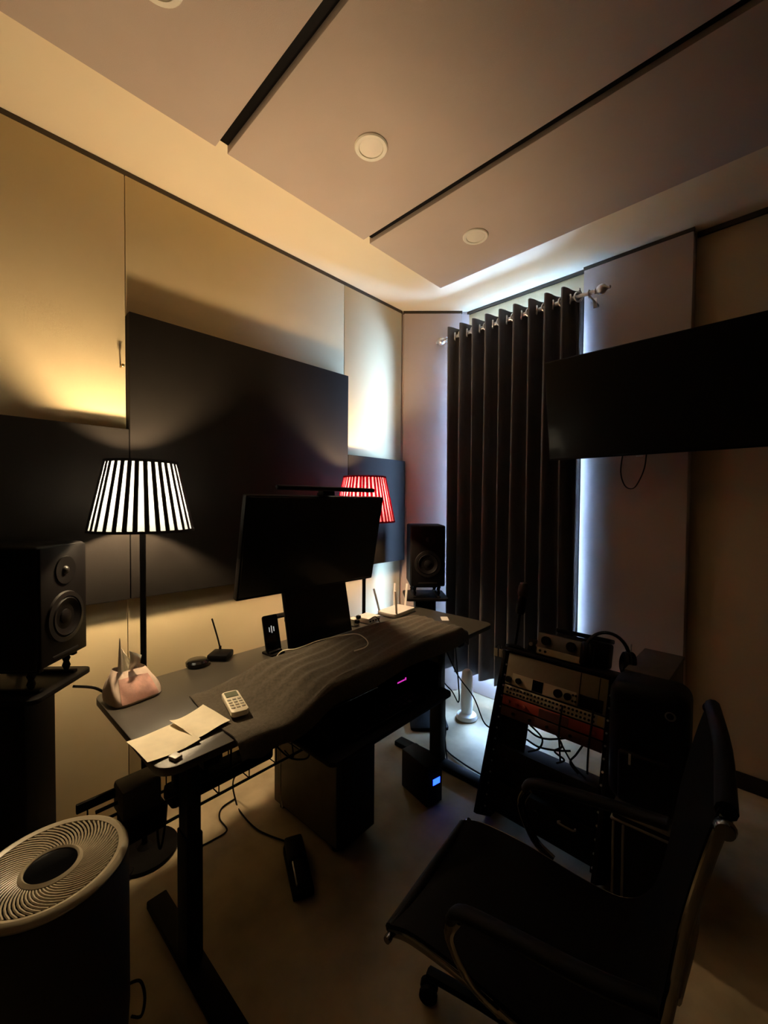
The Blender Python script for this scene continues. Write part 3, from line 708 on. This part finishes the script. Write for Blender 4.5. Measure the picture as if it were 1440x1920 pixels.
obj('bottom_bar', box(new(), (.49, .03, .04), (0, .06, .10), .003), BLACKM, rack)
obj('bottom_bar', box(new(), (.49, .03, .04), (0, .27, .05), .003), BLACKM, rack)

FACE = {}
def unit(name, label, z, h, m, depth=.18, cat='rack unit'):
    t = rk(thing(name, label, cat), 0, 0, z)
    FACE[t.name] = obj('face', box(new(), (.448, .006, h - .003), (0, -.004, h / 2), .0015), m, t)
    obj('chassis', box(new(), (.430, depth, h - .008), (0, depth / 2 + .001, h / 2), .003), BLACK, t)
    return t
def knob(t, x, z, r, m=None, d=.018):
    obj('knob', cyl(new(), r, d, (x, -.007 - d / 2, z), 20, (PI / 2, 0, 0), bev=.002), m or BLACK, FACE[t.name])
u1 = unit('preamp_unit', 'tall beige faced rack unit with black knobs along its bottom', .652, .146, BEIGEP)
for x, z, r in ((-.205, .024, .014), (-.155, .028, .013), (.030, .030, .018), (.072, .030, .015)): knob(u1, x, z, r)
obj('display', box(new(), (.050, .004, .050), (-.065, -.008, .030), .001, 1), GLOSSB, u1)
obj('bay', box(new(), (.095, .004, .052), (.165, -.008, .030), .001, 1), GLOSSB, u1)
for x in (.115, .192): obj('divider', box(new(), (.003, .003, .14), (x, -.008, .073), .0005, 1), BLACK, u1)
obj('lit_strip', box(new(), (.20, .002, .052), (-.09 + .0, -.0075, .030), .0005, 1), CREAMP, u1)  # paler bands paint in the light that reaches only the lower face
obj('lit_strip', box(new(), (.095, .002, .052), (.057, -.0075, .030), .0005, 1), CREAMP, u1)
for i in range(2):
    for j in range(2): obj('jack', cyl(new(), .005, .004, (.092 + .0 + .012 * i - .0, -.009, .018 + .024 * j), 10, (PI / 2, 0, 0)), BLACK, u1)
u2 = unit('patch_bay', 'cream patch bay with two rows of small black jacks', .604, .045, CREAMP)
j0 = None
for i in range(24):
    for j in range(2):
        l = (-.205 + i * .0168, -.008, .013 + j * .019)
        if j0 is None: j0 = obj('jack', cyl(new(), .0052, .004, (0, 0, 0), 10, (PI / 2, 0, 0)), BLACK, FACE[u2.name], l)
        else: twin(j0, FACE[u2.name], l)
obj('yellow_tab', box(new(), (.024, .003, .038), (.208, -.0075, .0225), .001, 1), BRASS, u2)
u3 = unit('compressor_unit', 'red faced rack unit below the cream patch bay', .556, .045, REDP)
obj('dark_plate', box(new(), (.13, .003, .038), (.02, -.0075, .020), .001, 1), DREDP, u3)
for x in (-.19, -.15, -.11, .19): knob(u3, x, .020, .008, REDP, .012)
u4 = unit('recorder_unit', 'dark red faced rack unit at the top of the rack\'s open gap', .508, .045, DREDP)
for x in (-.16, -.08, .0, .1): knob(u4, x, .022, .007, BLACK, .010)
u5 = unit('amplifier_unit', 'black rack unit below the rack\'s open gap', .245, .135, BLACK)
for x in (-.15, .15): knob(u5, x, .07, .022)
u6 = unit('effects_unit', 'black rack unit at the bottom of the rack', .13, .10, BLACK)
for x in (-.12, -.06, .0): knob(u6, x, .05, .012)
obj('handle', tube(new(), [(.10, -.01, .07), (.10, -.035, .07), (.16, -.035, .07), (.16, -.01, .07)], .004, 8, 2), GREYP, u6)
obj('gap_fill', box(new(), (.13, .012, .125), (-.160, .02, .443), .004), BLACK, rack)

def rp(x, y, z): return tuple(RM @ Vector((x, y, z)))
gl = ['black patch cable hanging straight down the middle of the patch bay', 'black patch cable hanging at the right of the patch bay',
      'black cable slanting across the rack\'s open gap', 'black cable crossing the gap\'s left part', 'black cable curling in the gap\'s middle', 'black cable falling at the gap\'s right side', 'black cable bowed across the gap\'s far left', 'black cable lying along the gap\'s lower left']
gp = [[(.055, -.012, .64), (.056, -.02, .60), (.054, -.015, .53), (.05, .03, .46), (.05, .06, .40)],
      [(.178, -.012, .67), (.18, -.02, .60), (.176, -.012, .52), (.17, .02, .45), (.165, .05, .40)],
      [(.03, .05, .50), (.07, .03, .46), (.12, .03, .41), (.16, .05, .38)],
      [(-.10, .05, .50), (-.03, .03, .47), (-.04, .04, .42), (-.09, .05, .385)],
      [(.02, .06, .50), (.06, .03, .47), (.035, .02, .44), (.075, .03, .42), (.04, .05, .39)],
      [(.14, .05, .51), (.12, .03, .46), (.10, .03, .42), (.13, .05, .385)],
      [(-.10, .04, .478), (-.05, .03, .468), (.0, .04, .475), (.06, .06, .50)],
      [(-.10, .04, .435), (-.04, .03, .428), (.03, .04, .44), (.09, .05, .46)]]
for l, p in zip(gl, gp): cable('patch_cable', [rp(*q) for q in p], .0042, RUBBER, l)

TOPZ = .795   # approx rack top level, things there follow its tilt
def top(o, x, y, yaw=0):
    o.matrix_world = RM @ Matrix.Translation((x, y, .8195)) @ Matrix.Rotation(yaw, 4, 'Z'); return o
wbx2 = thing('wooden_box', 'dark brown wooden box standing behind the rack\'s right side', 'box', (-.385, 2.09, 0))
obj('shell', box(new(), (.15, .34, .80), (0, 0, .401), .006), WOODP, wbx2)
obj('lid', box(new(), (.156, .346, .016), (0, 0, .8095), .003), WOODP, wbx2)
mc = top(thing('monitor_controller', 'small grey box with two black knobs on top of the rack', 'audio controller'), .0, .075)
obj('case', box(new(), (.215, .15, .105), (0, .02, .054), .006), BLACK, mc)
obj('face', box(new(), (.210, .004, .100), (0, -.0565, .054), .002), GREYP, mc)
obj('lower_plate', box(new(), (.200, .003, .030), (0, -.0595, .022), .001, 1), CREAMP, mc)
for x in (-.060, .055): obj('knob', cyl(new(), .021, .022, (x, -.070, .072), 22, (PI / 2, 0, 0), bev=.003), BLACK, mc)
for x in (-.085, -.060): obj('jack', cyl(new(), .006, .004, (x, -.062, .022), 12, (PI / 2, 0, 0)), BLACK, mc)
bb = top(thing('black_case', 'flat black case lying behind the grey controller on the rack', 'case'), .03, .26, .12)
obj('body', box(new(), (.24, .15, .12), (0, 0, .061), .012), BLACK, bb)
obj('lid', box(new(), (.244, .154, .022), (0, 0, .133), .006), BLACKM, bb)
hp = top(thing('headphones', 'black headphones resting on the rack\'s right top corner', 'headphones'), .185, .07, .5)
hp.matrix_world = hp.matrix_world @ Matrix.Scale(1.2, 4)
b = new()
tube(b, [(.065 * math.cos(a) * 1.15, 0, .055 + .085 * math.sin(a)) for a in [PI * k / 10 for k in range(11)]], .008, 8, 2, flat=(.013, .006))
obj('headband', b, LEATHER, hp)
for s in (-1, 1):
    b = lathe(new(), [(0, -.012), (.036, -.012), (.043, -.006), (.044, .004), (.040, .010), (0, .012)], 28, (s * .078, 0, .047), (0, PI / 2, 0)); obj('ear_cup', b, BLACK, hp)
    obj('ear_pad', ring(new(), .030, .012, (s * .062, 0, .047), 26, 8, (0, PI / 2, 0)), LEATHER, hp)
obj('slider', cyl(new(), .003, .035, (.076, 0, .10), 8), SILVER, hp)
mic = top(thing('desk_microphone', 'black microphone on a short stand at the rack\'s left top', 'microphone'), -.232, .062)
obj('stand_base', lathe(new(), [(0, .001), (.045, .001), (.047, .008), (.020, .018), (0, .018)], 28), BLACKM, mic)
obj('stem', cyl(new(), .007, .16, (0, 0, .095), 12), BLACKM, mic)
obj('body', lathe(new(), [(0, .17), (.018, .17), (.023, .185), (.024, .25), (.020, .262), (0, .262)], 22), BLACK, mic)
obj('grille', lathe(new(), [(.022, .260), (.027, .275), (.027, .310), (.020, .330), (0, .338)], 22), PURID, mic)
gx = top(thing('direct_box', 'small dark box with pale knobs between microphone and controller', 'audio box'), -.165, .19)
obj('body', box(new(), (.075, .10, .060), (0, 0, .031), .004), BLACK, gx)
for x in (-.018, .018): obj('knob', cyl(new(), .009, .012, (x, -.056, .036), 14, (PI / 2, 0, 0)), GREYP, gx)
tg = thing('cable_tag', 'pair of small pale tags hanging at the rack\'s upper left corner', 'tag', (-0.971, 1.800, 0.802))
for x in (-.014, .012): obj('tag', box(new(), (.018, .006, .038), (x, 0, -.02), .002), IVORY, tg)
obj('string', tube(new(), [(-.014, 0, 0), (-.001, .006, .02), (.012, 0, 0)], .0015, 6, 3), RUBBER, tg)

# bag on a trimmed case, right of the rack
cs = thing('trimmed_case', 'black case with grey trimmed edges standing right of the rack', 'case', (-.352, 1.79, 0), (0, 0, math.radians(4)))
obj('body', box(new(), (.19, .19, .355), (0, 0, .1795), .012), BLACK, cs)
for z in (.328, .355): obj('trim', box(new(), (.198, .198, .010), (0, 0, z), .004), GREYT, cs)
for x in (-.088, -.056): obj('trim', box(new(), (.008, .006, .31), (x, -.096, .165), .002), GREYT, cs)
obj('handle', tube(new(), [(-.055, 0, .358), (-.05, 0, .376), (.0, 0, .378), (.05, 0, .376), (.055, 0, .358)], .006, 8, 3), GREYT, cs)
bg_ = thing('black_bag', 'black soft bag sitting on the grey trimmed case', 'bag', (-.345, 1.80, .386), (0, 0, math.radians(4)))
obj('body', box(new(), (.250, .20, .450), (0, 0, .2265), .05, 5), LEATHER, bg_)
obj('pocket', box(new(), (.17, .03, .19), (0, -.105, .12), .02, 4), LEATHER, bg_)
obj('zip_puller', box(new(), (.008, .004, .040), (-.045, -.124, .195), .001, 1), SILVER, bg_)
obj('strap_ring', ring(new(), .014, .003, (.070, -.099, .38), 18, 6, (PI / 2, 0, 0)), GREYP, bg_)

# ------------------------------------------------------------------ air purifier
pu = thing('air_purifier', 'round dark air purifier with pale spiral grille at lower left', 'air purifier', (-1.330, .158, 0))
PZ = .572; PR = .170
obj('body', lathe(new(), [(0, .001), (PR - .012, .001), (PR - .006, .02), (PR, .12), (PR, PZ - .024), (PR - .003, PZ - .020), (PR - .012, PZ - .022), (PR - .030, PZ - .050), (0, PZ - .06)], 64), PURID, pu)
trm = obj('top_rim', lathe(new(), [(PR - .004, PZ - .021), (PR - .001, PZ - .014), (PR - .006, PZ - .004), (PR - .014, PZ), (PR - .024, PZ - .004), (PR - .028, PZ - .018), (PR - .026, PZ - .04)], 64), PURIM, pu)
obj('inner_well', lathe(new(), [(PR - .025, PZ - .042), (.06, PZ - .043), (0, PZ - .043)], 48), RUBBER, pu)
def vane():
    b = new(); pts = []
    for k in range(7):
        f_ = k / 6; r_ = .064 + (PR - .026 - .064) * f_; a = .72 * f_ ** 1.1
        pts.append((r_ * math.cos(a), r_ * math.sin(a), PZ - .014 + .008 * f_))
    return tube(b, pts, .002, 5, 1, flat=(.0026, .0026))
v0 = obj('vane', vane(), PURIM, trm)
NV = 64
for k in range(1, NV): twin(v0, trm, (0, 0, 0), (0, 0, 2 * PI * k / NV))
obj('grille_collar', lathe(new(), [(.054, PZ - .03), (.055, PZ - .008), (.059, PZ - .004), (.066, PZ - .010), (.068, PZ - .03)], 48), PURIM, pu)
obj('display', lathe(new(), [(.055, PZ - .010), (.040, PZ - .012), (0, PZ - .013)], 40), GLOSSB, pu)
cable('purifier_cord', [(-1.325, .324, .11), (-1.30, .350, .12), (-1.285, .358, .08), (-1.295, .352, .02), (-1.325, .335, .006)], .004, RUBBER, 'black cord looping out from the air purifier\'s side')

# ------------------------------------------------------------------ office chair
ch = thing('office_chair', 'black mesh office chair with chrome frame facing the desk', 'chair', (-.428, 1.018, 0), (0, 0, math.radians(8)))
def side(y):
    return [(-.305, y, .405), (-.24, y, .425), (-.10, y, .425), (.06, y, .405), (.17, y, .41), (.235, y, .47), (.27, y, .60), (.295, y, .78), (.325, y, .93), (.345, y, 1.005)]
for s in (-1, 1):
    obj('side_rail', tube(new(), side(s * .225), .011, 8, 6, flat=(.005, .009)), CHROME, ch)
P = smooth_path(side(0), 6)
def sling(u, v):
    f_ = v * (len(P) - 1); i = min(int(f_), len(P) - 2); p = P[i].lerp(P[i + 1], f_ - i)
    sag = .018 * (1 - (2 * u - 1) ** 2)
    return (p.x + sag * (.9 if v > .55 else .0), (u - .5) * .438, p.z - sag * (1 if v < .55 else .2) + .004)
obj('sling', grid(new(), sling, 12, 44, .010), MESHM, ch)
obj('top_roll', tube(new(), [(.345, -.215, 1.008), (.352, 0, 1.012), (.345, .215, 1.008)], .016, 10, 4), LEATHER, ch)
obj('front_roll', tube(new(), [(-.308, -.215, .403), (-.308, .215, .403)], .016, 10, 1), LEATHER, ch)
for s in (-1, 1):
    obj('corner_bracket', lathe(new(), [(0, -.010), (.013, -.010), (.016, 0), (.013, .010), (0, .010)], 18, (.342, s * .236, .992), (PI / 2, 0, 0)), CHROME, ch)
    obj('corner_bracket', lathe(new(), [(0, -.008), (.009, -.008), (.010, 0), (.009, .008), (0, .008)], 14, (-.300, s * .236, .404), (PI / 2, 0, 0)), CHROME, ch)
    obj('armrest', tube(new(), [(-.115, s * .255, .585), (-.09, s * .258, .612), (.02, s * .258, .628), (.16, s * .256, .642), (.262, s * .246, .655)], .016, 12, 5, flat=(.022, .013)), LEATHER, ch)
    obj('arm_support', tube(new(), [(-.105, s * .256, .588), (-.125, s * .252, .53), (-.08, s * .240, .45), (-.02, s * .232, .42)], .009, 8, 5, flat=(.006, .013)), CHROME, ch)
obj('seat_spreader', tube(new(), [(-.02, -.222, .41), (-.02, -.10, .375), (-.02, .10, .375), (-.02, .222, .41)], .013, 8, 4), CHROME, ch)
obj('back_spreader', tube(new(), [(.285, -.222, .66), (.315, 0, .66), (.285, .222, .66)], .009, 8, 4), CHROME, ch)
obj('mechanism', box(new(), (.16, .12, .05), (-.01, 0, .352), .012), BLACKM, ch)
obj('gas_column', cyl(new(), .026, .22, (0, 0, .225), 20), BLACKM, ch)
lg = None
for k in range(5):
    a = PI + 2 * PI * k / 5
    if lg is None:
        lg = obj('base_leg', tube(new(), [(.02, 0, .125), (.16, 0, .110), (.315, 0, .082)], .018, 8, 3, flat=(.019, .014)), BLACKM, ch, (0, 0, 0), (0, 0, a))
    else: twin(lg, ch, (0, 0, 0), (0, 0, a))
b = new(); cyl(b, .027, .018, (0, -.014, .028), 20, (PI / 2, 0, 0), bev=.004); cyl(b, .027, .018, (0, .014, .028), 20, (PI / 2, 0, 0), bev=.004); cyl(b, .006, .05, (0, 0, .055), 10)
c0 = obj('castor', b, RUBBER, ch, (.315 * math.cos(PI), 0, 0), (0, 0, .4))
for k in range(1, 5):
    a = PI + 2 * PI * k / 5; twin(c0, ch, (.315 * math.cos(a), .315 * math.sin(a), 0), (0, 0, .4 + k))
